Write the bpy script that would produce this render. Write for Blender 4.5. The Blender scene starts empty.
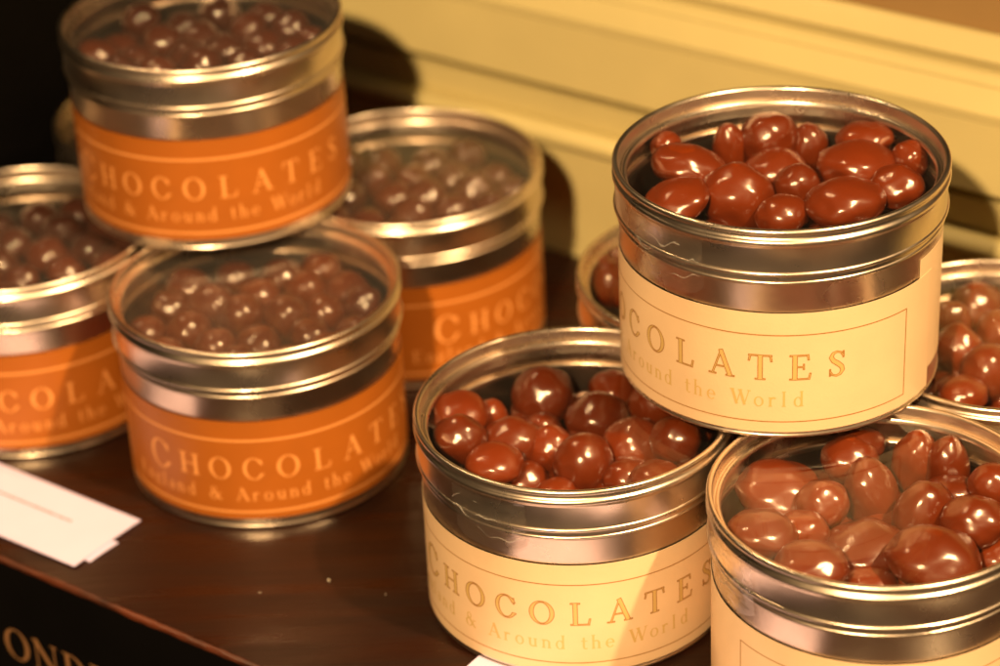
import bpy, bmesh, math, random
import numpy as np
from mathutils import Matrix, Vector, noise

random.seed(7)
MM = 0.001
sc = bpy.context.scene
COL = sc.collection
R = math.radians

# ------------------------------------------------------------------ helpers
def link(o, parent=None):
    COL.objects.link(o)
    if parent is not None:
        o.parent = parent
    return o

def tag(o, label=None, cat=None, group=None, kind=None):
    if label: o['label'] = label
    if cat: o['category'] = cat
    if group: o['group'] = group
    if kind: o['kind'] = kind
    return o

def empty(name, loc, rz=0.0):
    o = bpy.data.objects.new(name, None)
    o.empty_display_size = 0.01
    o.location = loc
    o.rotation_euler = (0, 0, rz)
    return link(o)

def mesh_obj(name, verts, faces, mats, parent=None, midx=None, smooth=True, sharp=None):
    me = bpy.data.meshes.new(name)
    me.from_pydata([tuple(v) for v in verts], [], faces)
    for m in (mats if isinstance(mats, (list, tuple)) else [mats]):
        me.materials.append(m)
    if midx is not None:
        me.polygons.foreach_set('material_index', midx)
    me.polygons.foreach_set('use_smooth', [smooth] * len(me.polygons))
    me.update()
    if sharp is not None:
        me.set_sharp_from_angle(angle=R(sharp))
    return link(bpy.data.objects.new(name, me), parent)

def lathe(profile, segs=128):
    """closed revolution of an open (r, z) profile given in millimetres"""
    vs, fs = [], []
    n = len(profile)
    for k in range(segs):
        a = 2 * math.pi * k / segs
        s, c = math.sin(a), math.cos(a)
        for r, z in profile:
            vs.append((r * s * MM, -r * c * MM, z * MM))
    for k in range(segs):
        k2 = (k + 1) % segs
        for i in range(n - 1):
            if profile[i][0] < 1e-6 and profile[i + 1][0] < 1e-6:
                continue
            fs.append((k * n + i, k2 * n + i, k2 * n + i + 1, k * n + i + 1))
    return vs, [f[::-1] for f in fs]

def arc(cr, cz, rad, a0, a1, n=8):
    return [(cr + rad * math.cos(R(a0 + (a1 - a0) * i / n)), cz + rad * math.sin(R(a0 + (a1 - a0) * i / n))) for i in range(n + 1)]

def copy_tree(o, parent=None):
    c = o.copy()
    link(c, parent)
    for ch in [x for x in bpy.data.objects if x.parent == o]:
        copy_tree(ch, c)
    return c

# ------------------------------------------------------------------ materials
def nodes_of(m):
    m.use_nodes = True
    nt = m.node_tree
    return nt, nt.nodes, nt.links

def principled(name, col, rough=0.5, metal=0.0, noise_amt=0.0, noise_scale=300.0, bump=0.0, bump_scale=800.0,
               rough_var=0.0, coat=0.0, coat_rough=.16, spec=0.5, sss=0.0, obj_var=0.0, col2=None, stretch=(1, 1, 1), rot=0.0):
    m = bpy.data.materials.new(name)
    nt, N, L = nodes_of(m)
    b = N['Principled BSDF']
    b.inputs['Base Color'].default_value = (*col, 1)
    b.inputs['Roughness'].default_value = rough
    b.inputs['Metallic'].default_value = metal
    b.inputs['Specular IOR Level'].default_value = spec
    b.inputs['Coat Weight'].default_value = coat
    b.inputs['Coat Roughness'].default_value = coat_rough; b.inputs['Coat IOR'].default_value = 1.62
    if sss:
        b.inputs['Subsurface Weight'].default_value = sss
        b.inputs['Subsurface Scale'].default_value = 0.002
        b.inputs['Subsurface Radius'].default_value = (1, .4, .2)
    tc = N.new('ShaderNodeTexCoord')
    mp = N.new('ShaderNodeMapping'); mp.inputs['Scale'].default_value = stretch; mp.inputs['Rotation'].default_value = (0, 0, rot)
    L.new(tc.outputs['Object'], mp.inputs['Vector'])
    if noise_amt or rough_var:
        nz = N.new('ShaderNodeTexNoise'); nz.inputs['Scale'].default_value = noise_scale; nz.inputs['Detail'].default_value = 5
        L.new(mp.outputs['Vector'], nz.inputs['Vector'])
    if noise_amt:
        mx = N.new('ShaderNodeMix'); mx.data_type = 'RGBA'
        c2 = col2 if col2 else tuple(c * (1 - noise_amt) for c in col)
        mx.inputs['A'].default_value = (*col, 1); mx.inputs['B'].default_value = (*c2, 1)
        rp = N.new('ShaderNodeMapRange'); rp.inputs['From Min'].default_value = 0.35; rp.inputs['From Max'].default_value = 0.7
        L.new(nz.outputs['Fac'], rp.inputs['Value']); L.new(rp.outputs['Result'], mx.inputs['Factor'])
        out = mx.outputs['Result']
        if obj_var:
            oi = N.new('ShaderNodeObjectInfo')
            hs = N.new('ShaderNodeHueSaturation')
            r2 = N.new('ShaderNodeMapRange'); r2.inputs['To Min'].default_value = 1 - obj_var; r2.inputs['To Max'].default_value = 1 + obj_var
            L.new(oi.outputs['Random'], r2.inputs['Value']); L.new(r2.outputs['Result'], hs.inputs['Value'])
            L.new(out, hs.inputs['Color']); out = hs.outputs['Color']
        L.new(out, b.inputs['Base Color'])
    if rough_var:
        r3 = N.new('ShaderNodeMapRange'); r3.inputs['To Min'].default_value = max(0.02, rough - rough_var); r3.inputs['To Max'].default_value = rough + rough_var
        r3.inputs['From Min'].default_value = 0.3; r3.inputs['From Max'].default_value = 0.7
        L.new(nz.outputs['Fac'], r3.inputs['Value']); L.new(r3.outputs['Result'], b.inputs['Roughness'])
    if bump:
        n2 = N.new('ShaderNodeTexNoise'); n2.inputs['Scale'].default_value = bump_scale; n2.inputs['Detail'].default_value = 4
        L.new(mp.outputs['Vector'], n2.inputs['Vector'])
        bp = N.new('ShaderNodeBump'); bp.inputs['Strength'].default_value = bump; bp.inputs['Distance'].default_value = 0.001
        L.new(n2.outputs['Fac'], bp.inputs['Height']); L.new(bp.outputs['Normal'], b.inputs['Normal'])
        if coat: L.new(bp.outputs['Normal'], b.inputs['Coat Normal'])
    return m

def clear_sheet(name, ior, rough, haze, tint=(1, 1, 1), bump=0.0, bump_scale=200.0, gain=1.0):
    """thin clear plastic: light passes straight, the rest is mirrored by its Fresnel share, plus a trace of diffuse scatter"""
    m = bpy.data.materials.new(name)
    nt, N, L = nodes_of(m)
    N.remove(N['Principled BSDF'])
    out = N['Material Output']
    tr = N.new('ShaderNodeBsdfTransparent'); tr.inputs['Color'].default_value = (*tint, 1)
    gl = N.new('ShaderNodeBsdfGlossy'); gl.inputs['Roughness'].default_value = rough
    df = N.new('ShaderNodeBsdfDiffuse'); df.inputs['Color'].default_value = (.7, .66, .6, 1)
    # Schlick's law on |cos|, so both faces of the thin sheet answer alike
    ge = N.new('ShaderNodeNewGeometry'); dt = N.new('ShaderNodeVectorMath'); dt.operation = 'DOT_PRODUCT'
    L.new(ge.outputs['Normal'], dt.inputs[0]); L.new(ge.outputs['Incoming'], dt.inputs[1])
    ab = N.new('ShaderNodeMath'); ab.operation = 'ABSOLUTE'; L.new(dt.outputs['Value'], ab.inputs[0])
    om = N.new('ShaderNodeMath'); om.operation = 'SUBTRACT'; om.inputs[0].default_value = 1; om.use_clamp = True; L.new(ab.outputs[0], om.inputs[1])
    p5 = N.new('ShaderNodeMath'); p5.operation = 'POWER'; p5.inputs[1].default_value = 5; L.new(om.outputs[0], p5.inputs[0])
    f0 = ((ior - 1) / (ior + 1)) ** 2
    fr = N.new('ShaderNodeMath'); fr.operation = 'MULTIPLY_ADD'; fr.inputs[1].default_value = 1 - f0; fr.inputs[2].default_value = f0
    L.new(p5.outputs[0], fr.inputs[0])
    m1 = N.new('ShaderNodeMixShader'); m2 = N.new('ShaderNodeMixShader')
    m1.inputs['Fac'].default_value = haze
    L.new(tr.outputs[0], m1.inputs[1]); L.new(df.outputs[0], m1.inputs[2])
    mu = N.new('ShaderNodeMath'); mu.operation = 'MULTIPLY'; mu.inputs[1].default_value = gain; mu.use_clamp = True
    L.new(fr.outputs[0], mu.inputs[0])
    L.new(mu.outputs[0], m2.inputs['Fac']); L.new(m1.outputs[0], m2.inputs[1]); L.new(gl.outputs[0], m2.inputs[2])
    L.new(m2.outputs[0], out.inputs['Surface'])
    if bump:
        tc = N.new('ShaderNodeTexCoord'); nz = N.new('ShaderNodeTexNoise'); nz.inputs['Scale'].default_value = bump_scale
        nz.inputs['Detail'].default_value = 2
        bp = N.new('ShaderNodeBump'); bp.inputs['Strength'].default_value = bump; bp.inputs['Distance'].default_value = 0.002
        L.new(tc.outputs['Object'], nz.inputs['Vector']); L.new(nz.outputs['Fac'], bp.inputs['Height'])
        L.new(bp.outputs['Normal'], gl.inputs['Normal'])
    return m

M = {}
M['tinplate'] = principled('tinplate', (.84, .71, .58), .30, 1.0, noise_amt=.12, noise_scale=60, rough_var=.05, bump=.03, bump_scale=500)
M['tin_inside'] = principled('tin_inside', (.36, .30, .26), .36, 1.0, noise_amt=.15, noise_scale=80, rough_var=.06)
M['cream_paper'] = principled('cream_paper', (.80, .565, .34), .42, noise_amt=.06, noise_scale=90, bump=.05, bump_scale=1500, spec=.4)
M['orange_paper'] = principled('orange_paper', (.365, .104, .011), .42, noise_amt=.08, noise_scale=90, bump=.05, bump_scale=1500, spec=.4)
M['brown_ink'] = principled('brown_ink', (.36, .17, .045), .5)
M['gold_ink'] = principled('gold_ink', (.62, .42, .15), .4)
M['pale_orange_ink'] = principled('pale_orange_ink', (.72, .30, .085), .45)
M['chocolate'] = principled('chocolate', (.155, .0235, .0030), .32, noise_amt=.25, noise_scale=140, bump=.05, bump_scale=200, rough_var=.06, coat=1.0, spec=.3,
                            obj_var=.22, sss=0)
M['shaded_chocolate'] = principled('shaded_chocolate', (.064, .0132, .0030), .32, noise_amt=.25, noise_scale=140, bump=.05, bump_scale=200, rough_var=.06, coat=.8, coat_rough=.10, spec=.2,
                                 obj_var=.25)  # same chocolate darkened in colour for the dimmer light on the orange tins
M['window_film'] = clear_sheet('window_film', 1.5, .03, .004, (.97, .95, .92), bump=.012, bump_scale=30, gain=1.3)
M['hazy_film'] = clear_sheet('hazy_film', 1.5, .05, .026, (.95, .92, .88), bump=.02, bump_scale=30, gain=1.0)  # orange tins' film, with more diffuse scatter than the cream tins'
M['tape_fold_glint'] = clear_sheet('tape_fold_glint', 1.5, .2, .30, (.95, .93, .9), gain=2.0)  # lamp glints put into the colour: whiter haze along the tape's ridges
M['clear_tape'] = clear_sheet('clear_tape', 1.5, .14, .03, (.99, .98, .97), bump=.3, bump_scale=170, gain=1.5)
M['shelf_paint'] = principled('shelf_paint', (.0215, .0064, .0030), .34, noise_amt=.7, noise_scale=22, rough_var=.14, bump=.16, bump_scale=90,
                              col2=(.010, .0032, .0018), stretch=(.7, 7, 7), rot=R(37), spec=.3)
M['worn_edge'] = principled('worn_edge', (.085, .020, .007), .4, noise_amt=.8, noise_scale=55, col2=(.012, .005, .003))
M['black_paint'] = principled('black_paint', (.003, .0025, .0025), .6, spec=.12, noise_amt=.3, noise_scale=30, bump=.05)
M['sign_gold'] = principled('sign_gold', (.25, .125, .055), .45)
M['wall_paint'] = principled('wall_paint', (.64, .545, .25), .42, noise_amt=.10, noise_scale=18, bump=.10, bump_scale=110, rough_var=.06, spec=.4)
M['tan_paint'] = principled('tan_paint', (.36, .22, .085), .5, noise_amt=.12, noise_scale=15, bump=.1, bump_scale=90)
M['white_card'] = principled('white_card', (.58, .52, .78), .6, noise_amt=.04, noise_scale=60)
M['grey_ink'] = principled('grey_ink', (.20, .10, .07), .6)
M['crumb'] = principled('crumb', (.75, .68, .55), .6, noise_amt=.1)

# ------------------------------------------------------------------ lettering: signed shapes cut out of a fine grid
class G:
    """a glyph as a function of numpy x, y (mm, unit cap height 1 scaled later): inside > 0"""
    pass
def f_box(x, y, x0, y0, x1, y1):
    return np.minimum(np.minimum(x - x0, x1 - x), np.minimum(y - y0, y1 - y))
def f_seg(x, y, ax, ay, bx, by, w0, w1=None):
    if w1 is None: w1 = w0
    dx, dy = bx - ax, by - ay
    t = np.clip(((x - ax) * dx + (y - ay) * dy) / (dx * dx + dy * dy), 0, 1)
    return (w0 + (w1 - w0) * t) / 2 - np.hypot(x - ax - t * dx, y - ay - t * dy)
def f_bar(x, y, ax, ay, bx, by, w):
    """a straight stroke with square ends"""
    dx, dy = bx - ax, by - ay; l = math.hypot(dx, dy)
    u = ((x - ax) * dx + (y - ay) * dy) / l; v = (-(x - ax) * dy + (y - ay) * dx) / l
    return np.minimum(np.minimum(u, l - u), w / 2 - np.abs(v))
def f_ell(x, y, cx, cy, a, b):
    q = np.sqrt(((x - cx) / a) ** 2 + ((y - cy) / b) ** 2)
    return (1 - q) * min(a, b)
def f_ring(x, y, cx, cy, a, b, thick, thin):
    return np.minimum(f_ell(x, y, cx, cy, a, b), -f_ell(x, y, cx, cy, a - thick, b - thin))
def f_poly(x, y, pts):
    out = None
    for (a, b, w0), (c, d, w1) in zip(pts[:-1], pts[1:]):
        s = f_seg(x, y, a, b, c, d, w0, w1)
        out = s if out is None else np.maximum(out, s)
    return out
MX = np.maximum
def mx(*a):
    o = a[0]
    for b in a[1:]: o = np.maximum(o, b)
    return o
ST, TH, SF = .16, .055, .05   # stem, thin stroke, serif thickness (of cap height 1)
def curve(cx, cy, rx, ry, a0, a1, w, n=14):
    """stroke along an ellipse arc; w: function of 0..1"""
    return [(cx + rx * math.cos(R(a0 + (a1 - a0) * i / n)), cy + ry * math.sin(R(a0 + (a1 - a0) * i / n)), w(i / n)) for i in range(n + 1)]
def stem(x, y, sx, y0, y1, w=ST, top=True, bot=True, e=.10):
    s = f_box(x, y, sx - w / 2, y0, sx + w / 2, y1)
    if bot: s = MX(s, f_box(x, y, sx - w / 2 - e, y0, sx + w / 2 + e, y0 + SF))
    if top: s = MX(s, f_box(x, y, sx - w / 2 - e, y1 - SF, sx + w / 2 + e, y1))
    return s
def g_C(x, y):
    r = f_ring(x, y, .47, .5, .44, .52, .15, .05)
    r = np.minimum(r, -f_box(x, y, .66, .27, 1.2, .73))
    return mx(r, f_box(x, y, .77, .66, .82, .93), f_seg(x, y, .72, .16, .86, .24, .05))
def g_H(x, y): return mx(stem(x, y, .2, 0, 1), stem(x, y, .78, 0, 1), f_box(x, y, .2, .485, .78, .54))
def g_O(x, y): return f_ring(x, y, .5, .5, .47, .52, .16, .05)
def g_L(x, y): return mx(stem(x, y, .2, 0, 1), f_box(x, y, .2, 0, .72, SF), f_bar(x, y, .68, 0, .74, .28, .06))
def g_A(x, y): return mx(f_bar(x, y, .47, 1.0, .14, .02, TH), f_bar(x, y, .45, 1.02, .80, .02, ST), f_box(x, y, .26, .33, .66, .38),
                         f_box(x, y, .0, 0, .28, SF), f_box(x, y, .64, 0, .96, SF))
def g_T(x, y): return mx(stem(x, y, .45, 0, 1, top=False), f_box(x, y, .04, .95, .86, 1.0), f_bar(x, y, .10, .98, .05, .74, .055), f_bar(x, y, .80, .98, .85, .74, .055))
def g_E(x, y): return mx(stem(x, y, .2, 0, 1), f_box(x, y, .2, 0, .72, SF), f_box(x, y, .2, .95, .68, 1), f_box(x, y, .2, .49, .52, .54),
                         f_bar(x, y, .70, 0, .75, .25, .055), f_bar(x, y, .65, 1, .68, .78, .055), f_box(x, y, .49, .4, .535, .63))
def g_F(x, y): return mx(stem(x, y, .2, 0, 1), f_box(x, y, .2, .95, .68, 1), f_box(x, y, .2, .49, .52, .54), f_bar(x, y, .65, 1, .68, .75, .055), f_box(x, y, .49, .4, .535, .63))
def g_S(x, y):
    p = [(.55, .80, .05), (.46, .94, .05), (.32, .985, .06), (.17, .92, .10), (.11, .77, .14), (.2, .62, .16), (.36, .5, .17), (.5, .36, .16),
         (.54, .22, .14), (.46, .07, .09), (.32, .015, .06), (.17, .06, .05), (.08, .2, .05)]
    return mx(f_poly(x, y, p), f_box(x, y, .535, .72, .585, .98), f_box(x, y, .055, .02, .10, .3))
def g_N(x, y): return mx(stem(x, y, .16, 0, 1, TH), stem(x, y, .84, 0, 1, TH, bot=False), f_bar(x, y, .14, .99, .85, .0, ST))
def g_D(x, y):
    r = np.minimum(f_ring(x, y, .3, .5, .56, .5, .16, .05), x - .25)
    return mx(stem(x, y, .2, 0, 1), r)
def g_U(x, y):
    r = np.minimum(f_ring(x, y, .48, .34, .34, .36, .12, .05), .34 - y)
    return mx(stem(x, y, .2, .33, 1, bot=False), stem(x, y, .8, .33, 1, TH, bot=False), r)
def g_W(x, y): return mx(f_bar(x, y, .12, 1, .40, 0, ST), f_bar(x, y, .64, 1, .38, 0, TH), f_bar(x, y, .58, 1, .86, 0, ST), f_bar(x, y, 1.12, 1, .84, 0, TH),
                         f_box(x, y, -.02, .95, .26, 1), f_box(x, y, .46, .95, .74, 1), f_box(x, y, 1.0, .95, 1.24, 1))
XH = .62
def g_a(x, y): return mx(np.minimum(f_ring(x, y, .22, .18, .2, .2, .1, .05), y + 1), f_box(x, y, .33, 0, .45, .45), f_poly(x, y, curve(.25, .44, .14, .17, 0, 150, lambda t: .07)))
def g_n(x, y): return mx(stem(x, y, .12, 0, XH, .12, e=.06), stem(x, y, .46, 0, XH - .15, .12, top=False, e=.06), f_poly(x, y, curve(.29, .42, .17, .17, 0, 170, lambda t: .11 - .06 * t)))
def g_h(x, y): return mx(stem(x, y, .12, 0, 1.02, .12, e=.06), stem(x, y, .46, 0, XH - .15, .12, top=False, e=.06), f_poly(x, y, curve(.29, .42, .17, .17, 0, 170, lambda t: .11 - .06 * t)))
def g_r(x, y): return mx(stem(x, y, .12, 0, XH, .12, e=.06), f_poly(x, y, curve(.3, .44, .14, .15, 50, 170, lambda t: .1)))
def g_u(x, y): return mx(stem(x, y, .12, .16, XH, .12, bot=False, e=.06), stem(x, y, .46, 0, XH, .12, e=.05), f_poly(x, y, curve(.29, .19, .17, .16, 180, 350, lambda t: .11 - .05 * t)))
def g_o(x, y): return f_ring(x, y, .29, .31, .28, .33, .11, .05)
def g_e(x, y): return mx(np.minimum(f_ring(x, y, .28, .31, .27, .33, .11, .05), -f_box(x, y, .33, .12, .8, .30)), f_box(x, y, .06, .31, .5, .36))
def g_d(x, y): return mx(f_ring(x, y, .26, .31, .25, .33, .11, .05), stem(x, y, .46, 0, 1.02, .12, e=.05))
def g_g(x, y): return mx(f_ring(x, y, .24, .38, .21, .24, .1, .05), f_ring(x, y, .26, -.1, .25, .17, .06, .06), f_bar(x, y, .40, .56, .52, .62, .06), f_bar(x, y, .1, .18, .14, .02, .08))
def g_l(x, y): return stem(x, y, .14, 0, 1.02, .12, e=.06)
def g_t(x, y): return mx(f_box(x, y, .13, .1, .25, .86), f_box(x, y, .02, XH - .05, .42, XH), f_poly(x, y, curve(.31, .13, .12, .11, 180, 310, lambda t: .09 - .03 * t)))
def g_and(x, y): return mx(f_ring(x, y, .34, .78, .19, .23, .09, .05), f_ring(x, y, .32, .28, .30, .30, .13, .05), f_bar(x, y, .2, .68, .82, .0, .13), f_bar(x, y, .52, .2, .76, .52, .05), f_box(x, y, .62, .5, .9, .55))
GL = {'C': (g_C, .92), 'H': (g_H, .98), 'O': (g_O, 1.0), 'L': (g_L, .78), 'A': (g_A, .95), 'T': (g_T, .9), 'E': (g_E, .78), 'S': (g_S, .62), 'F': (g_F, .75),
      'N': (g_N, 1.0), 'D': (g_D, .9), 'U': (g_U, .98), 'W': (g_W, 1.24), 'a': (g_a, .47), 'n': (g_n, .6), 'h': (g_h, .6), 'r': (g_r, .45), 'u': (g_u, .6), 'o': (g_o, .58),
      'e': (g_e, .56), 'd': (g_d, .58), 'g': (g_g, .52), 'l': (g_l, .28), 't': (g_t, .42), '&': (g_and, .92)}

def cut(fun, x0, y0, x1, y1, h):
    """polygons (lists of 2-D points) of the region where fun(x, y) > 0"""
    nx, ny = int(math.ceil((x1 - x0) / h)) + 1, int(math.ceil((y1 - y0) / h)) + 1
    X, Y = np.meshgrid(x0 + np.arange(nx) * h, y0 + np.arange(ny) * h)
    F = fun(X, Y)
    polys = []
    for j in range(ny - 1):
        for i in range(nx - 1):
            c = ((i, j), (i + 1, j), (i + 1, j + 1), (i, j + 1))
            v = [F[b, a] for a, b in c]
            if max(v) <= 0: continue
            p = [(X[b, a], Y[b, a]) for a, b in c]
            if min(v) > 0:
                polys.append(p); continue
            q = []
            for k in range(4):
                k2 = (k + 1) % 4
                if v[k] > 0: q.append(p[k])
                if (v[k] > 0) != (v[k2] > 0):
                    t = v[k] / (v[k] - v[k2])
                    q.append((p[k][0] + (p[k2][0] - p[k][0]) * t, p[k][1] + (p[k2][1] - p[k][1]) * t))
            if len(q) >= 3: polys.append(q)
    return polys

def weld(polys, mapf):
    idx, vs, fs = {}, [], []
    for p in polys:
        f = []
        for x, y in p:
            k = (round(x, 4), round(y, 4))
            if k not in idx:
                idx[k] = len(vs); vs.append(mapf(x, y))
            if not f or f[-1] != idx[k]: f.append(idx[k])
        if f[0] == f[-1]: f.pop()
        if len(f) >= 3: fs.append(f)
    return vs, fs

def glyph_polys(ch, cx, base, cap, h, outline=None):
    """-> (ink polygons, fill polygons) centred on cx (mm)"""
    fn, wd = GL[ch]
    x0 = cx - wd * cap / 2
    f = lambda X, Y: fn((X - x0) / cap, (Y - base) / cap) * cap
    box = (x0 - .15 * cap, base - (.35 if ch == 'g' else .12) * cap, x0 + (wd + .15) * cap, base + 1.15 * cap)
    if outline:
        return cut(lambda X, Y: outline - np.abs(f(X, Y)), *box, h), cut(lambda X, Y: f(X, Y) - outline, *box, h)
    return cut(f, *box, h), []

# ------------------------------------------------------------------ the tin
H = 58.57
RB, RL = 41.0, 41.3            # body radius, label radius
def tin_body(parent):
    p = [(0, 1.1), (38.6, 1.1), (39.4, .7), (40.1, .25)] + arc(40.66, .78, .6, -90, 50, 8) + [(RB, 1.6), (RB, 43.0)]
    p += arc(41.0, 43.9, .6, -70, 70, 6) + [(41.0, 45.8), (41.0, 46.4)]
    p += arc(40.7, 47.2, .6, -20, 180, 8) + [(40.1, 46.2), (40.1, 2.2), (0, 2.0)]
    vs, fs = lathe(p)
    n = len(p)
    inner = n - 4
    mi = [1 if (i % (n - 1 - 0)) >= 10 ** 9 else 0 for i in range(len(fs))]
    o = mesh_obj('body', vs, fs, [M['tinplate'], M['tin_inside']], parent, None, True, 40)
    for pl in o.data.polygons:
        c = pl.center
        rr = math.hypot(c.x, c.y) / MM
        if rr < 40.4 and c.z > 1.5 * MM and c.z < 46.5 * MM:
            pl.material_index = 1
    return o
def tin_lid(parent, film):
    p = arc(41.75, 46.55, .62, -190, 75, 10) + [(41.85, 47.6), (41.85, 53.4)] + arc(41.6, 54.9, .95, -62, 62, 10) + [(41.62, 56.2), (41.62, 56.8)]
    p += arc(41.62, 57.75, .85, -40, 190, 12) + [(40.6, 56.6), (40.5, 55.2)] + arc(39.6, 54.75, .65, 30, 170, 7) + [(38.75, 54.4), (38.7, 53.9), (39.4, 53.7), (41.2, 53.7), (41.25, 46.7)]
    vs, fs = lathe(p)
    lid = mesh_obj('lid', vs, fs, M['tinplate'], parent, None, True, 50)
    # the clear window held under the lid's ring: very slightly domed, like real film
    q = [(0, 55.2), (12, 55.15), (24, 55.0), (34, 54.75), (38.9, 54.45)]
    vs, fs = lathe(q, 96)
    mesh_obj('window', vs, fs, M[film], lid, None, True)
    return lid

def wrap(x, z, r):
    a = x / RL
    return (r * math.sin(a) * MM, -r * math.cos(a) * MM, z * MM)

def tin_label(parent, paper, z0, z1):
    t0, t1, n, m = R(-262), R(106.5), 150, 8
    vs, fs = [], []
    def off(t):
        d = -t - R(104)
        return 0 if d < 0 else min(d / R(145), 1) * 5.0
    for k in range(n + 1):
        t = t0 + (t1 - t0) * k / n
        tail = max(0.0, min(1.0, (-t - R(120)) / R(100)))
        ro = RL - .17 * tail
        for side in (0, 1):
            for j in range(m + 1):
                z = z0 + (z1 - z0) * j / m + off(t)
                r = ro - (.08 if side else 0)
                vs.append((r * math.sin(t) * MM, -r * math.cos(t) * MM, z * MM))
    w = m + 1
    V = lambda k, s, j: k * 2 * w + s * w + j
    for k in range(n):
        for j in range(m):
            fs.append((V(k, 0, j), V(k + 1, 0, j), V(k + 1, 0, j + 1), V(k, 0, j + 1)))
            fs.append((V(k, 1, j), V(k, 1, j + 1), V(k + 1, 1, j + 1), V(k + 1, 1, j)))
        fs.append((V(k, 0, 0), V(k, 1, 0), V(k + 1, 1, 0), V(k + 1, 0, 0)))
        fs.append((V(k, 0, m), V(k + 1, 0, m), V(k + 1, 1, m), V(k, 1, m)))
    for k in (0, n):
        for j in range(m):
            fs.append((V(k, 0, j), V(k, 0, j + 1), V(k, 1, j + 1), V(k, 1, j)))
    return mesh_obj('label', vs, fs, paper, parent, None, True, 40)

DEG = math.pi / 180 * RL       # millimetres of label per degree
TITLE = [('C', -62.5, 9.2, 16.0), ('H', -47.5, 7.0, 17), ('O', -34.2, 7.0, 17), ('C', -20.6, 7.0, 17), ('O', -6.8, 7.0, 17), ('L', 7.2, 7.0, 17),
         ('A', 21.4, 7.0, 17), ('T', 35.0, 7.0, 17), ('E', 48.6, 7.0, 17), ('S', 61.2, 7.0, 17)]
SUB = list(zip('England&AroundtheWorld', [-76, -70.5, -66, -62, -58, -53, -47.8, -37, -26, -20.6, -15.6, -10.5, -5.4, -.4, 8.2, 12.6, 17.6, 28.3, 34.6, 39.2, 43.2, 48.2]))
def lettering(name, parent, glyphs, outline, ink, fill, h):
    P, Q = [], []
    for ch, a, cap, base in glyphs:
        i, f = glyph_polys(ch, a * DEG, base, cap, h, outline)
        P += i; Q += f
    vs, fs = weld(P, lambda x, z: wrap(x, z, RL + .05))
    n1 = len(fs)
    mi = [0] * n1
    if Q:
        v2, f2 = weld(Q, lambda x, z: wrap(x, z, RL + .06))
        fs += [[i + len(vs) for i in f] for f in f2]; mi += [1] * len(f2); vs += v2
    return mesh_obj(name, vs, fs, [ink, fill], parent, mi, True)

def border_line(parent, w, ink, zb, zt):
    a = 90.5 * DEG
    polys = []
    def strip(x0, z0, x1, z1, horiz):
        n = 90 if horiz else 12
        for k in range(n):
            u, v = k / n, (k + 1) / n
            if horiz:
                xa, xb = x0 + (x1 - x0) * u, x0 + (x1 - x0) * v
                polys.append([(xa, z0), (xb, z0), (xb, z1), (xa, z1)])
            else:
                za, zb_ = z0 + (z1 - z0) * u, z0 + (z1 - z0) * v
                polys.append([(x0, za), (x1, za), (x1, zb_), (x0, zb_)])
    strip(-a, zb, a, zb + w, True); strip(-a, zt - w, a, zt, True)
    strip(-a, zb + w, -a + w, zt - w, False); strip(a - w, zb + w, a, zt - w, False)
    vs, fs = weld(polys, lambda x, z: wrap(x, z, RL + .05))
    return mesh_obj('border_line', vs, fs, ink, parent, None, True)

def seal_tape(parent, az, half=15.0, zlo=37.5, ztop=54.0):
    """a strip of clear tape run down over the lid's edge, wrinkled where it bridges the step"""
    prof = [(42.62, ztop), (42.25, 53.0), (42.1, 50), (42.2, 48.2), (42.55, 47.0), (42.5, 46.0), (42.0, 44.6), (41.72, 43.2), (41.4, 41.0), (41.3, 39.5), (41.3, zlo)]
    n, m = 100, 90
    vs, fs, fold = [], [], []
    L = [0]
    for (a, b), (c, d) in zip(prof[:-1], prof[1:]): L.append(L[-1] + math.hypot(c - a, d - b))
    for i in range(n + 1):
        u = i / n
        for j in range(m + 1):
            s = L[-1] * j / m
            k = max(q for q in range(len(prof) - 1) if L[q] <= s + 1e-9) if s < L[-1] else len(prof) - 2
            t = (s - L[k]) / (L[k + 1] - L[k])
            r = prof[k][0] + (prof[k + 1][0] - prof[k][0]) * t; z = prof[k][1] + (prof[k + 1][1] - prof[k][1]) * t
            # rounded ends
            e = abs(2 * u - 1)
            z = ztop - (ztop - z) * (1 - .16 * e ** 4)
            w = noise.noise(Vector((u * 5, s * .34, az * .1))) * .34 + noise.noise(Vector((u * 11, s * .8, 3 + az))) * .16
            r += .10 + max(0, w)
            rg = 0.0
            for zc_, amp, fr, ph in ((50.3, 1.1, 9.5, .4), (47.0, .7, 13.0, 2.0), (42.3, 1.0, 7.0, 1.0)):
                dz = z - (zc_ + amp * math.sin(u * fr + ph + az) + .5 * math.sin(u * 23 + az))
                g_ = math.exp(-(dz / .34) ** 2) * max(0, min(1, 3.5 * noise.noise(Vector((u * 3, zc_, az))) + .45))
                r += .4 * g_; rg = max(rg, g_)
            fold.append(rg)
            a = R(az + half * (2 * u - 1))
            vs.append((r * math.sin(a) * MM, -r * math.cos(a) * MM, z * MM))
    for i in range(n):
        for j in range(m):
            fs.append((i * (m + 1) + j, i * (m + 1) + j + 1, (i + 1) * (m + 1) + j + 1, (i + 1) * (m + 1) + j))
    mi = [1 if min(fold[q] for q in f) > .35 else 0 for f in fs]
    return mesh_obj('seal_tape', vs, fs, [M['clear_tape'], M['tape_fold_glint']], parent, mi, True)

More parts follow.
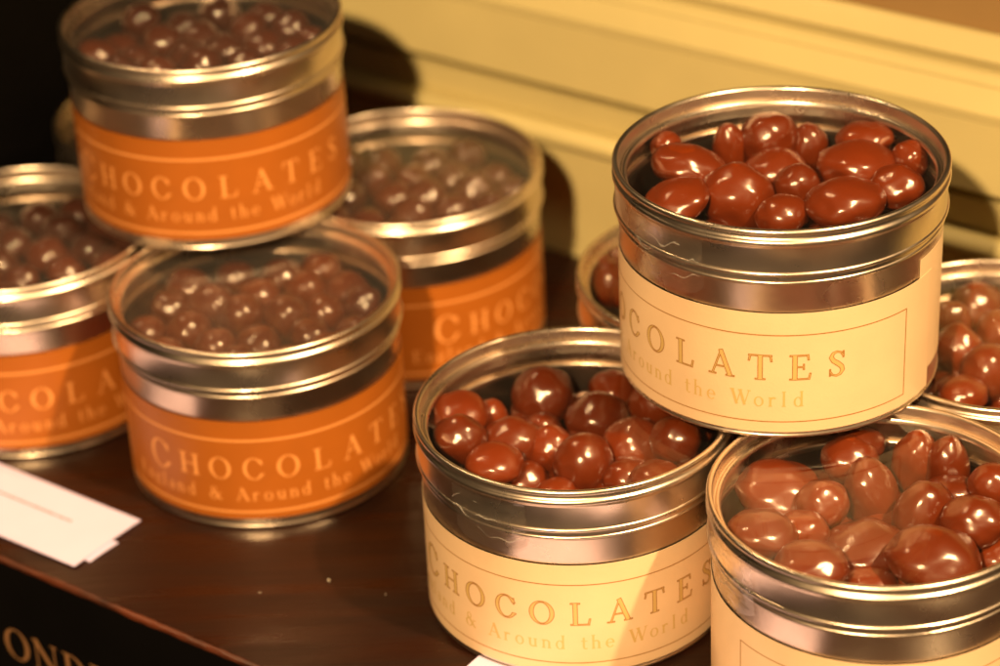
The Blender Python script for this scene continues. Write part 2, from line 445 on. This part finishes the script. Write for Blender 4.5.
def make_tin(kind):
    t = empty('chocolate_tin', (0, 0, 0))
    tin_body(t); tin_lid(t, 'window_film' if kind == 'cream' else 'hazy_film')
    if kind == 'cream':
        lb = tin_label(t, M['cream_paper'], 2.0, 35.6)
        lettering('lettering', lb, TITLE, .11, M['brown_ink'], M['gold_ink'], .14)
        lettering('subtitle_lettering', lb, [(c, a, 4.3, 9.4) for c, a in SUB], None, M['gold_ink'], M['gold_ink'], .12)
        border_line(lb, .3, M['brown_ink'], 4.9, 29.7)
    else:
        lb = tin_label(t, M['orange_paper'], 3.6, 36.0)
        lettering('lettering', lb, TITLE, None, M['pale_orange_ink'], M['pale_orange_ink'], .2)
        lettering('subtitle_lettering', lb, [(c, a, 4.3, 9.8) for c, a in SUB], None, M['pale_orange_ink'], M['pale_orange_ink'], .14)
        border_line(lb, .75, M['pale_orange_ink'], 5.6, 30.2)
    return t

cream, orange = make_tin('cream'), make_tin('orange')
# key: x, y (mm), level, turn of the label about the axis, scale, tape azimuth (label frame)
TINS = {
 'A': ('cream', 74.8, 598.9, 1, -48.2, 1.03, 0),
 'B': ('cream', 18.4, 579.3, 0, -9, 1.0, -26),
 'C': ('cream', 91.5, 531.6, 0, 29.5, 1.0, -98),
 'D': ('cream', 138.5, 607.0, 0, -70, 1.0, None),
 'J': ('cream', 65.2, 650.6, 0, 50, 1.0, None),
 'E': ('orange', -70.5, 656.9, 0, 19, 1.0, None),
 'F': ('orange', -85.1, 718.5, 1, 3.5, 1.0, None),
 'G': ('orange', -145.9, 701.3, 0, 18.5, 1.0, None),
 'I': ('orange', -26.5, 730.9, 0, 77, 1.0, None),
 'K': ('orange', -101.6, 779.5, 0, 40, 1.0, None)}
TLAB = {
 'A': 'cream-labelled tin stacked on top of the other cream-labelled tins',
 'B': 'cream-labelled tin at the shelf edge, between the orange tins and the tape-sealed corner tin',
 'C': 'cream-labelled tin cut off by the bottom right corner of the photo',
 'D': 'tin cut off by the right edge of the photo, behind the stacked tin',
 'J': 'tin mostly hidden behind the stacked cream tin, just its lid edge showing',
 'E': 'orange-labelled tin in front, right under the stacked orange tin, front label uncovered',
 'F': 'orange-labelled tin stacked on top of the other orange-labelled tins',
 'G': 'orange-labelled tin cut off by the left edge of the photo, above the white cards',
 'I': 'orange-labelled tin against the wall, behind the cream tin at the shelf edge',
 'K': 'tin almost wholly hidden behind the stacked orange tin, a sliver of rim showing'}
base_of = {}
used = set()
for key, (kind, x, y, lev, rz, s, tape) in TINS.items():
    src = cream if kind == 'cream' else orange
    o = src if kind not in used else copy_tree(src)
    used.add(kind)
    o.location = (x * MM, y * MM, (lev * H + (.3 if lev else 0)) * MM)
    o.rotation_euler = (0, 0, R(rz))
    o.scale = (s, s, s)
    tag(o, TLAB[key], 'tin', 'tins of chocolates with clear window lids')
    base_of[key] = (x, y, lev * H + (.3 if lev else 0), s)
    TINS[key] = TINS[key] + (o,)
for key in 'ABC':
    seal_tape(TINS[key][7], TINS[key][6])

# ------------------------------------------------------------------ chocolates
def choc_mesh(k):
    rnd = random.Random(k * 13 + 5)
    bm = bmesh.new()
    bmesh.ops.create_icosphere(bm, subdivisions=4, radius=1.0)
    off = Vector((rnd.uniform(-50, 50), rnd.uniform(-50, 50), rnd.uniform(-50, 50)))
    dents = [(Vector((rnd.gauss(0, 1), rnd.gauss(0, 1), rnd.gauss(0, .7))).normalized(), rnd.uniform(.2, .42), rnd.uniform(.03, .09)) for _ in range(5)]
    for v in bm.verts:
        n = v.co.normalized()
        d = 1 + .10 * noise.noise(n * 1.1 + off) + .045 * noise.noise(n * 2.7 + off) + .018 * noise.noise(n * 6 + off)
        for c, w, h in dents:
            q = (n - c).length
            d -= h * math.exp(-(q / w) ** 2)
        v.co = n * d
    me = bpy.data.meshes.new('chocolate_ball')
    bm.to_mesh(me); bm.free()
    me.polygons.foreach_set('use_smooth', [True] * len(me.polygons))
    return me
CM = {}
for nm in ('chocolate', 'shaded_chocolate'):
    CM[nm] = [choc_mesh(k) for k in range(7)]
    for me in CM[nm]: me.materials.append(M[nm])
rng = random.Random(21)
def choc(x, y, z, a, c, tilt, label, group, mat='chocolate', b=None):
    o = bpy.data.objects.new('chocolate_ball', rng.choice(CM[mat]))
    link(o)
    o.location = (x * MM, y * MM, z * MM)
    k = 1.03
    o.scale = (a * k * MM, (b or a * rng.uniform(.9, 1.0)) * k * MM, c * k * MM)
    o.rotation_euler = (rng.uniform(-.15, .15), R(tilt) + rng.uniform(-.1, .1), rng.choice((0, math.pi)) + rng.uniform(-.25, .25))
    tag(o, label, 'chocolate', group)
    return o
HERO = {
'A': [[1.1, 33.6, 48.8, 7.7, 7.0, 0], [1.3, 20.6, 44.5, 8.2, 6.0, 0], [-9.78, 32.82, 46.5, 4.63, 7.08, 0], [-22.24, 15.08, 50.81, 9.57, 5.26, -20], [-27.73, 26.06, 51.5, 4.04, 3.67, 0], [-27.21, -2.72, 49.57, 8.06, 4.43, 8], [-11.09, 2.0, 47.79, 8.9, 8.19, 0], [-0.93, -9.5, 47.47, 6.45, 4.62, 0], [5.31, 7.27, 46.94, 5.8, 5.44, 0], [15.53, -9.53, 50.34, 9.78, 5.63, 0], [11.37, 31.68, 46.13, 4.9, 6.33, 0], [21.62, 11.13, 50.63, 10.05, 5.53, 0], [26.61, 25.43, 52.72, 7.26, 3.99, 0], [35.75, 11.89, 51.25, 4.5, 4.85, 0], [29.98, -2.89, 50.59, 6.75, 4.92, 0]],
'B': [[-31.63, 14.46, 48.31, 7.57, 5.26, 0], [-30.4, 2.61, 48.25, 6.66, 6.3, 0], [-22.28, 21.1, 42.46, 4.66, 5.02, 0], [-16.6, 6.93, 43.52, 7.8, 5.91, 0], [-7.36, 30.53, 43.0, 8.03, 7.66, 0], [-7.96, 18.59, 39, 5.0, 5, 0], [-21.38, -7.42, 46.19, 7.11, 3.91, 0], [1.64, -4.48, 43, 7.6, 7.2, 0], [6.89, 18.2, 41.92, 8.19, 6.67, 0], [16.32, 4.65, 41.45, 8.32, 7.21, 0], [23.14, 23.06, 44.12, 7.13, 6.38, 0], [26.77, -2.8, 47.68, 6.35, 5.63, 0], [32.18, 10.53, 43.56, 5.94, 5.2, 0], [20.05, -17.5, 45.55, 6.24, 3.43, 0], [11.84, 31.55, 42.91, 6.1, 5.34, 0], [12.62, -10.45, 41.47, 5.79, 4.31, 0], [-6.24, 5.14, 41.5, 6.2, 6.2, 0]],
'C': [[-21.55, 21.47, 45.67, 10.55, 5.8, 6], [1.7, 18.25, 44.25, 6.92, 9.91, 10], [12.64, 7.24, 45.37, 7.32, 8.66, -10], [11.91, -15.5, 47.88, 11.23, 6.18, 8], [-3.12, -2.46, 42.55, 9.99, 5.57, -6], [24.09, -1.17, 48.17, 7.97, 5.86, 0], [14.75, 30.79, 45.88, 6.25, 8.29, 0], [23.44, 28.64, 47.05, 5.71, 8.06, 0], [-2.43, 29.74, 49.08, 7.26, 5.82, 0], [-11.96, 10.7, 47.55, 6.58, 5.89, 0], [-29.06, -3.69, 49.7, 8.43, 4.64, 0], [-18.46, 1.23, 46.08, 6.76, 4.99, 0], [-18.37, -17.02, 48.65, 8.77, 4.82, 0], [22.07, 17.43, 44.52, 7.17, 4.17, 0], [0.65, 36.96, 51.15, 6.8, 3.74, 0], [31.43, 13.95, 48.96, 6.1, 5.4, 0]],
'D': [[-2.0, 34.63, 47.41, 7.75, 7.75, 0], [-10.67, 12.83, 44.83, 6.72, 7.84, 0], [-5.32, -0.26, 45.68, 7.44, 7.81, 0], [-13.7, -11.42, 46.06, 6.52, 4.17, 0], [-10.61, 24.98, 47.68, 5.68, 6.43, 0], [3.48, 20.76, 45.03, 7.35, 7.35, 0]],
'J': [[-32.04, 14.54, 47.93, 5.87, 6.65, 0], [-28.43, 24.8, 49.6, 5.34, 5.34, 0], [-35.8, 19.99, 50.23, 3.54, 4.32, 0], [-26.71, 5.89, 49.02, 5.23, 5.23, 0]],
}

HL = {
'A': ['round chocolate perched highest at the back of the stacked cream tin',
 'wide chocolate directly under the perched one in the stacked cream tin',
 'narrow upright chocolate just left of the perched one in the stacked cream tin',
 'bean shaped slanting chocolate near the left wall inside the stacked cream tin',
 'small chocolate peeping out behind the slanting bean shaped one in the stacked cream tin',
 'flat topped chocolate against the front left rim of the stacked cream tin',
 'largest round ball near the front in the stacked cream tin, with three highlights',
 'small chocolate at the middle of the front rim in the stacked cream tin',
 'small ball behind the front rim piece, at the centre of the stacked cream tin',
 'broad egg shaped chocolate at the front right rim of the stacked cream tin',
 'narrow ball right beside the wide one under the perched chocolate, stacked cream tin',
 'long broad chocolate in the right half of the stacked cream tin, behind the front ones',
 'low flattened chocolate at the back right rim of the stacked cream tin',
 'small round chocolate squeezed against the far right wall of the stacked cream tin',
 'lumpy chocolate in front of the small one by the right wall, stacked cream tin'],
'B': ['chocolate furthest left and back in the cream tin at the shelf edge',
 'round chocolate leaning on the left wall in the cream tin at the shelf edge',
 'small chocolate tucked behind the second row of the cream tin at the shelf edge',
 'wide chocolate left of centre in the cream tin at the shelf edge',
 'tall dark round chocolate standing at the back of the cream tin at the shelf edge',
 'small chocolate in the very middle gap of the cream tin at the shelf edge',
 'low flat chocolate at the front left rim of the cream tin at the shelf edge',
 'biggest round chocolate near the front of the cream tin at the shelf edge',
 'large ball behind and right of the biggest one, cream tin at the shelf edge',
 'large ball right of the biggest one, cream tin at the shelf edge',
 'shaded chocolate just beneath the bottom of the stacked tin, in the shelf edge tin',
 'chocolate by the right front rim of the shelf edge tin, beside the large ball',
 'dark shaded chocolate in the right corner of the shelf edge tin, under the stacked tin',
 'low chocolate peeking over the right part of the front rim, shelf edge tin',
 'shaded chocolate at the back of the shelf edge tin, behind the large ball',
 'low chocolate between the biggest ball and the rim, front of the shelf edge tin',
 'chocolate stuck to the left side of the biggest ball, shelf edge tin'],
'C': ['large oval chocolate at the left back in the corner tin with taped lid',
 'tall egg shaped chocolate standing in the centre of the corner tin with taped lid',
 'big upright chocolate just right of centre in the corner tin with taped lid',
 'long oval chocolate lying along the front rim of the corner tin with taped lid',
 'wide chocolate at the front centre of the corner tin, under the egg shaped one',
 'ball at the right edge of the photo, front half of the corner tin',
 'upright oval at the back of the corner tin, left one of a touching pair',
 'upright oval at the back of the corner tin, right one of a touching pair',
 'chocolate at the back centre of the corner tin, near the bottom of the stacked tin',
 'half hidden chocolate between the large oval and the egg shaped one, corner tin',
 'flat chocolate against the left front wall of the corner tin with taped lid',
 'small chocolate in the second row, left of the wide one, corner tin',
 'low flat chocolate touching the left part of the front rim, corner tin',
 'chocolate behind the big upright one, right half of the corner tin',
 'dark chocolate in the shade right under the stacked tin, corner tin',
 'chocolate at the right edge of the photo, back half of the corner tin'],
'D': ['ball at the back of the tin on the right edge, close to its rim',
 'ball in the middle row against the stacked tin, in the tin on the right edge',
 'largest ball of the tin on the right edge, near its front rim',
 'low ball at the very front rim of the tin on the right edge',
 'small ball in the back half of the tin on the right edge',
 'ball cut by the right edge of the photo, in the tin on the right edge'],
'J': ['middle ball in the lid sliver of the tin behind the stacked cream tin',
 'rear ball in the lid sliver of the tin behind the stacked cream tin',
 'small ball touching the rim in the tin behind the stacked cream tin',
 'front ball in the lid sliver of the tin behind the stacked cream tin']}
HG = {'A': 'chocolates in the stacked cream tin', 'B': 'chocolates in the cream tin at the shelf edge', 'C': 'chocolates in the corner tin with taped lid',
      'D': 'chocolates in the tin on the right edge', 'J': 'chocolates in the tin behind the stacked cream tin'}
for key, L in HERO.items():
    gr, gz = {'A': (1.07, 1.10), 'B': (1.07, 1.12), 'C': (1.02, 1.08)}.get(key, (1.05, 1.05))
    bx, by, bz, s = base_of[key]
    for (x, y, z, a, c, tilt), lab in zip(L, HL[key]):
        k = min(1.0, (41.3 * s - a) / max(1e-6, math.hypot(x, y)))
        choc(bx + x * k, by + y * k, bz + min(z, 54.6 * s - c * gz), a * gr, c * gz, tilt, lab, HG[key])
# the layer below, glimpsed only through the gaps
LOWL = {'A': 'half buried chocolate showing only in a gap between others, stacked cream tin', 'B': 'half buried chocolate showing only in a gap between others, shelf edge tin',
        'C': 'half buried chocolate showing only in a gap between others, corner tin', 'D': 'half buried chocolate in a gap between others, tin on the right edge'}
for key in 'ABCD':
    bx, by, bz, s = base_of[key]
    for ring, n in ((0, 1), (15, 6), (31, 12)):
        for k in range(n):
            a = 2 * math.pi * (k + .3) / n
            x, y = ring * math.sin(a) + rng.uniform(-1, 1), ring * math.cos(a) + rng.uniform(-1, 1)
            z = 37 + rng.uniform(-1.5, 1.5)
            choc(bx + x, by + y, bz + z, rng.uniform(6.8, 7.8), rng.uniform(6, 7.2), 0, LOWL[key], 'half buried chocolates, ' + HG[key])
# the orange tins: five loose rows each
ORD = ['first', 'second', 'third', 'fourth', 'fifth', 'sixth']
ROWN = ['front', 'second', 'middle', 'fourth', 'back']
OT = {'E': 'lower orange tin under the stack', 'F': 'stacked orange tin', 'G': 'orange tin at the left edge', 'I': 'orange tin against the wall'}
for key, nm in OT.items():
    bx, by, bz, s = base_of[key]
    az = math.atan2(-bx, by)
    for ri, (v, n) in enumerate(((-26.5, 4), (-13.3, 5), (0, 6), (13.3, 5), (26.5, 4))):
        half = (n - 1) / 2
        for k in range(n):
            u = (k - half) * 13.2 + (rng.uniform(-2, 2))
            vv = v + rng.uniform(-2, 2)
            a = rng.uniform(6.0, 7.4)
            d = math.hypot(u, vv); q = min(1, (39.6 - a) / max(d, 1e-6)); u *= q; vv *= q
            x = u * math.cos(az) - vv * math.sin(az) * 1; y = u * math.sin(az) + vv * math.cos(az)
            side = ORD[k]
            choc(bx + x, by + y, bz + min(46 + rng.uniform(-3, 1.8), 53.6 - a), a, a * rng.uniform(.8, 1), rng.uniform(-15, 15),
                 'chocolate ball in the %s, %s row, %s from the left' % (nm, ROWN[ri], side), 'chocolates in the ' + nm, 'shaded_chocolate' if key in 'EFGI' else 'chocolate')

# ------------------------------------------------------------------ shelf and wall (both run the same way, 37 degrees off the picture plane)
AN = R(-37)
dv = Vector((math.cos(AN), math.sin(AN), 0)); nv = Vector((-math.sin(AN), math.cos(AN), 0))
FR = 397.5                       # shelf front edge, measured along nv
def extrude_profile(name, prof, s0, s1, mat, parent, n=1, sharp=35, closed=True, wob=0.0):
    """prof: (distance along nv, z) in mm, run along dv from s0 to s1"""
    vs, fs = [], []
    m = len(prof)
    for k in range(n + 1):
        s = s0 + (s1 - s0) * k / n
        for (d, z) in prof:
            w = wob * (noise.noise(Vector((s * .07, d * .3, z * .3))) + .6 * noise.noise(Vector((s * .31, d, z)))) if wob else 0
            p = dv * s + nv * (d + w) + Vector((0, 0, z + w * .5))
            vs.append(p * MM)
    for k in range(n):
        for i in range(m if closed else m - 1):
            i2 = (i + 1) % m
            fs.append((k * m + i, k * m + i2, (k + 1) * m + i2, (k + 1) * m + i))
    if closed:
        fs.append(tuple(range(m))[::-1]); fs.append(tuple(n * m + i for i in range(m)))
    o = mesh_obj(name, vs, fs, mat, parent, None, True, sharp)
    bm = bmesh.new(); bm.from_mesh(o.data); bmesh.ops.recalc_face_normals(bm, faces=bm.faces); bm.to_mesh(o.data); bm.free()
    return o
shelf = tag(empty('display_shelf', (0, 0, 0)), 'dark brown painted display shelf with a worn edge, carrying all the tins', 'shelf')
extrude_profile('shelf_board', [(FR + 1.6, 0), (634.5, 0), (634.5, -16), (FR + 1.6, -16)], -760, -100, M['shelf_paint'], shelf)
extrude_profile('worn_edge', [(FR + 1.5, -.05), (FR + .7, -.12), (FR + .2, -.4), (FR, -.9), (FR + .1, -1.5), (FR + 1.5, -1.5)], -760, -100, M['worn_edge'], shelf, n=600, wob=.3)
fp = extrude_profile('front_panel', [(FR + .5, -1.7), (FR + 12, -1.7), (FR + 12, -75), (FR + .5, -75)], -760, -100, M['black_paint'], shelf)
P = []
for ch, s in (('F', -492.5), ('O', -480.6), ('N', -468.9), ('D', -457.3), ('U', -446.0), ('E', -435)):
    P += glyph_polys(ch, s, -35.6, 10.6, .3)[0]
vs, fs = weld(P, lambda x, z: tuple((dv * x + nv * (FR + .42) + Vector((0, 0, z))) * MM))
mesh_obj('lettering', vs, fs, M['sign_gold'], fp, None, False)

wall = tag(empty('panelled_wall', (0, 0, 0)), 'pale olive cream wall with moulded panelling behind the tins', 'wall', kind='thing')
WD = 635.0
S0, S1 = -590, -60
extrude_profile('skirting_panel', [(WD, -16), (WD, 40.0), (WD + 14, 40.0), (WD + 14, -16)], S0, S1, M['wall_paint'], wall)
bead = [(WD + 14, 40.2), (WD - .5, 40.2), (WD - 1.8, 40.6)] + [(WD + .6 - 4.2 * math.cos(R(a)), 43.4 + 3.6 * math.sin(R(a))) for a in range(-50, 91, 14)] + [(WD + 3.0, 47.2), (WD + 14, 47.2)]
extrude_profile('bead_moulding', bead, S0, S1, M['wall_paint'], wall)
extrude_profile('lower_panel', [(WD + 3.2, 47.4), (WD + 3.2, 57.0), (WD + 14, 57.0), (WD + 14, 47.4)], S0, S1, M['wall_paint'], wall)
extrude_profile('upper_panel', [(WD + 14, 57.2), (WD + 12, 57.2), (WD + 12, 61.2), (WD - .2, 61.2), (WD - .7, 62.0), (WD + .8, 83.8), (WD + 14, 83.8)], S0, S1, M['wall_paint'], wall)
cr = [(WD + 14, 84.0), (WD + .8, 84.0), (WD + .7, 86.6), (WD + 1.1, 87.2), (WD + 4.4, 93.0), (WD + 4.8, 93.4), (WD + 4.8, 94.2), (WD + 5.2, 94.7), (WD + 7.0, 97.4), (WD + 7.3, 97.7),
      (WD + 7.2, 98.4), (WD + 6.0, 100.4), (WD + 5.9, 101.4), (WD + 6.6, 102.2), (WD + 9.8, 106.5), (WD + 11, 107.3), (WD + 40, 107.5), (WD + 40, 84.0)]
extrude_profile('crown_moulding', cr, S0, S1, M['wall_paint'], wall)
extrude_profile('top_panel', [(WD + 12, 107.8), (WD + 12, 136), (WD + 26, 136), (WD + 26, 107.8)], S0, S1, M['tan_paint'], wall)

dp = tag(empty('dark_backdrop', (0, 0, 0)), 'added black panel standing in for the darkness past the wall end, behind the orange tins', 'panel')  # upright sheet added where only darkness lies past the wall
def box_sdz(name, s0, s1, d0, d1, z0, z1, mat, parent):
    vs = [(dv * s + nv * d + Vector((0, 0, z))) * MM for s in (s0, s1) for d in (d0, d1) for z in (z0, z1)]
    fs = [(0, 1, 3, 2), (4, 6, 7, 5), (0, 4, 5, 1), (2, 3, 7, 6), (0, 2, 6, 4), (1, 5, 7, 3)]
    return mesh_obj(name, vs, fs, mat, parent, None, False)
box_sdz('board', -616, -603, 474, 640, .05, 320, M['black_paint'], dp)
box_sdz('edge_strip', -617, -602, 470, 473.8, .05, 320, M['black_paint'], dp)

# ------------------------------------------------------------------ cards and crumbs
def card(corner, length, width, z, tilt, name_label, group, lines=True, yaw=0.0, curl=.8):
    """corner: the front-right-top corner in mm; runs back along -dv (length) and towards the viewer (width)"""
    t = empty('paper_card', (corner[0] * MM, corner[1] * MM, z * MM), AN + yaw)
    tag(t, name_label, 'card', group)
    n, m = 24, 8
    vs, fs = [], []
    for side in (0, 1):
        for i in range(n + 1):
            for j in range(m + 1):
                u, v = i / n, j / m
                zz = curl * (u ** 2) * .6 + .35 * math.sin(v * 3 + u * 2) * .4 + (0 if side == 0 else -.28)
                vs.append(((-u * length) * MM, (-v * width) * MM, zz * MM))
    w = m + 1; q = (n + 1) * w
    for i in range(n):
        for j in range(m):
            a = i * w + j
            fs.append((a, a + w, a + w + 1, a + 1)); fs.append((q + a, q + a + 1, q + a + w + 1, q + a + w))
    ring = [i * w for i in range(n + 1)] + [n * w + j for j in range(1, m + 1)] + [i * w + m for i in range(n - 1, -1, -1)] + [j for j in range(m - 1, 0, -1)]
    for a, b in zip(ring, ring[1:] + ring[:1]):
        fs.append((a, b, q + b, q + a))
    o = mesh_obj('sheet', vs, fs, M['white_card'], t, None, True, 40)
    if lines:
        rr = random.Random(3)
        vs, fs = [], []
        for row, (v, h, u0, u1) in enumerate(((.40, .8, .18, .95), (.60, .45, .62, .95))):
            u = u0
            while u < u1:
                du = rr.uniform(.008, .02)
                for (uu, v2) in ((u, v), (u + du, v), (u + du, v + h / width), (u, v + h / width)):
                    zz = curl * (uu ** 2) * .6 + .35 * math.sin(v2 * 3 + uu * 2) * .4 + .04
                    vs.append((-uu * length * MM, -v2 * width * MM, zz * MM))
                k = len(vs) - 4
                fs.append((k, k + 1, k + 2, k + 3)); u += du + rr.uniform(.004, .007)
        mesh_obj('print_lines', vs, fs, M['grey_ink'], t, None, False)
    else:
        pass
    return t
card((-106.5, 622.0), 92, 27.5, .95, 0, 'white printed card lying on top of its pair in front of the orange tins', 'white cards on the shelf')
card((-106.5 + 1.9 * .7986 - 11.5 * .6018, 622.0 - 1.9 * .6018 - 11.5 * .7986), 80, 11.5, .45, 0, 'white card underneath, its corner sticking out below the printed card', 'white cards on the shelf', lines=False, yaw=R(-.8), curl=.2)
card((-9.5 + 70.3, 549.5 - 53), 88, 27, .5, 0, 'white card whose corner touches the cream tin at the shelf edge', 'white cards on the shelf', lines=False, curl=.2)
for i, (x, y, a) in enumerate(((-50.8, 588.0, .38), (-69.8, 584.0, .16), (-35.0, 580.0, .18))):
    bm = bmesh.new(); bmesh.ops.create_icosphere(bm, subdivisions=2, radius=a * MM)
    for v in bm.verts: v.co *= 1 + .4 * noise.noise(v.co * 3000 + Vector((i, 0, 0)))
    me = bpy.data.meshes.new('crumb'); bm.to_mesh(me); bm.free(); me.materials.append(M['crumb'])
    o = link(bpy.data.objects.new('crumb', me)); o.location = (x * MM, y * MM, a * .7 * MM)
    tag(o, ['largest pale crumb on the bare shelf between the orange and cream tins', 'tiny pale crumb on the shelf towards the white cards', 'tiny pale crumb on the shelf towards the cream tin'][i], 'crumb', 'crumbs on the shelf')

# ------------------------------------------------------------------ light: a row of warm halogen spots over the shop floor
def lamp(name, loc, target, power, col, rad=.02, spot=None, blend=.3):
    d = bpy.data.lights.new(name, 'SPOT')
    d.energy = power; d.color = col; d.shadow_soft_size = rad
    d.spot_size = R(spot or 60); d.spot_blend = blend
    o = link(bpy.data.objects.new(name, d))
    o.location = Vector(loc) * MM
    o.rotation_euler = (Vector(target) - Vector(loc)).to_track_quat('-Z', 'Y').to_euler()
    return o
WARM = (1.0, .66, .32)
AMB = .12
lamp('ceiling_spot', (-273, -472, 880), (0, 620, 40), 122, WARM, .022)
lamp('ceiling_spot', (1062, -327, 2050), (-40, 480, 20), 410, WARM, .046, 13.8, .35)
lamp('ceiling_spot', (-600, 1000, 1400), (0, 620, 40), 22, WARM, .030)

w = bpy.data.worlds.new('World'); sc.world = w
w.use_nodes = True
nt = w.node_tree; N, L = nt.nodes, nt.links
bg = N['Background']
tc = N.new('ShaderNodeTexCoord'); sp = N.new('ShaderNodeSeparateXYZ'); L.new(tc.outputs['Generated'], sp.inputs[0])
# a dim warm shop: a little lighter on the customer's side (-y) than behind the shelf
ry = N.new('ShaderNodeMapRange'); ry.inputs['From Min'].default_value = -.05; ry.inputs['From Max'].default_value = -.85; ry.interpolation_type = 'SMOOTHSTEP'
L.new(sp.outputs['Y'], ry.inputs['Value'])
rz = N.new('ShaderNodeMapRange'); rz.inputs['From Min'].default_value = -1; rz.inputs['From Max'].default_value = .6; rz.inputs['To Min'].default_value = .5; rz.inputs['To Max'].default_value = 1.0
L.new(sp.outputs['Z'], rz.inputs['Value'])
mu = N.new('ShaderNodeMath'); mu.operation = 'MULTIPLY'; L.new(ry.outputs[0], mu.inputs[0]); L.new(rz.outputs[0], mu.inputs[1])
ms = N.new('ShaderNodeMath'); ms.operation = 'MULTIPLY_ADD'; ms.inputs[1].default_value = AMB; ms.inputs[2].default_value = .001; L.new(mu.outputs[0], ms.inputs[0])
bg.inputs['Color'].default_value = (1, .62, .34, 1)
L.new(ms.outputs[0], bg.inputs['Strength'])

# ------------------------------------------------------------------ camera
cam = bpy.data.cameras.new('camera')
co = link(bpy.data.objects.new('camera', cam))
F_PX, PITCH, ROLL, ZC = 2564.84, .513432, -.048989, 407.882
cam.sensor_width = 36; cam.lens = F_PX * 36 / 1000
cam.clip_start = .01; cam.clip_end = 20
co.matrix_world = Matrix.Translation((0, 0, ZC * MM)) @ Matrix.Rotation(math.pi / 2 - PITCH, 4, 'X') @ Matrix.Rotation(ROLL, 4, 'Z')
cam.dof.use_dof = True
cam.dof.focus_distance = .648
cam.dof.aperture_fstop = 8.0
cam.dof.aperture_blades = 0
sc.camera = co
sc.view_settings.view_transform = 'Standard'
sc.view_settings.look = 'None'
sc.view_settings.exposure = 0
sc.view_settings.gamma = 1
sc.cycles.max_bounces = 10
sc.cycles.transparent_max_bounces = 16
sc.cycles.caustics_reflective = False
sc.cycles.caustics_refractive = False
sc.cycles.sample_clamp_indirect = 4
sc.cycles.use_denoising = True
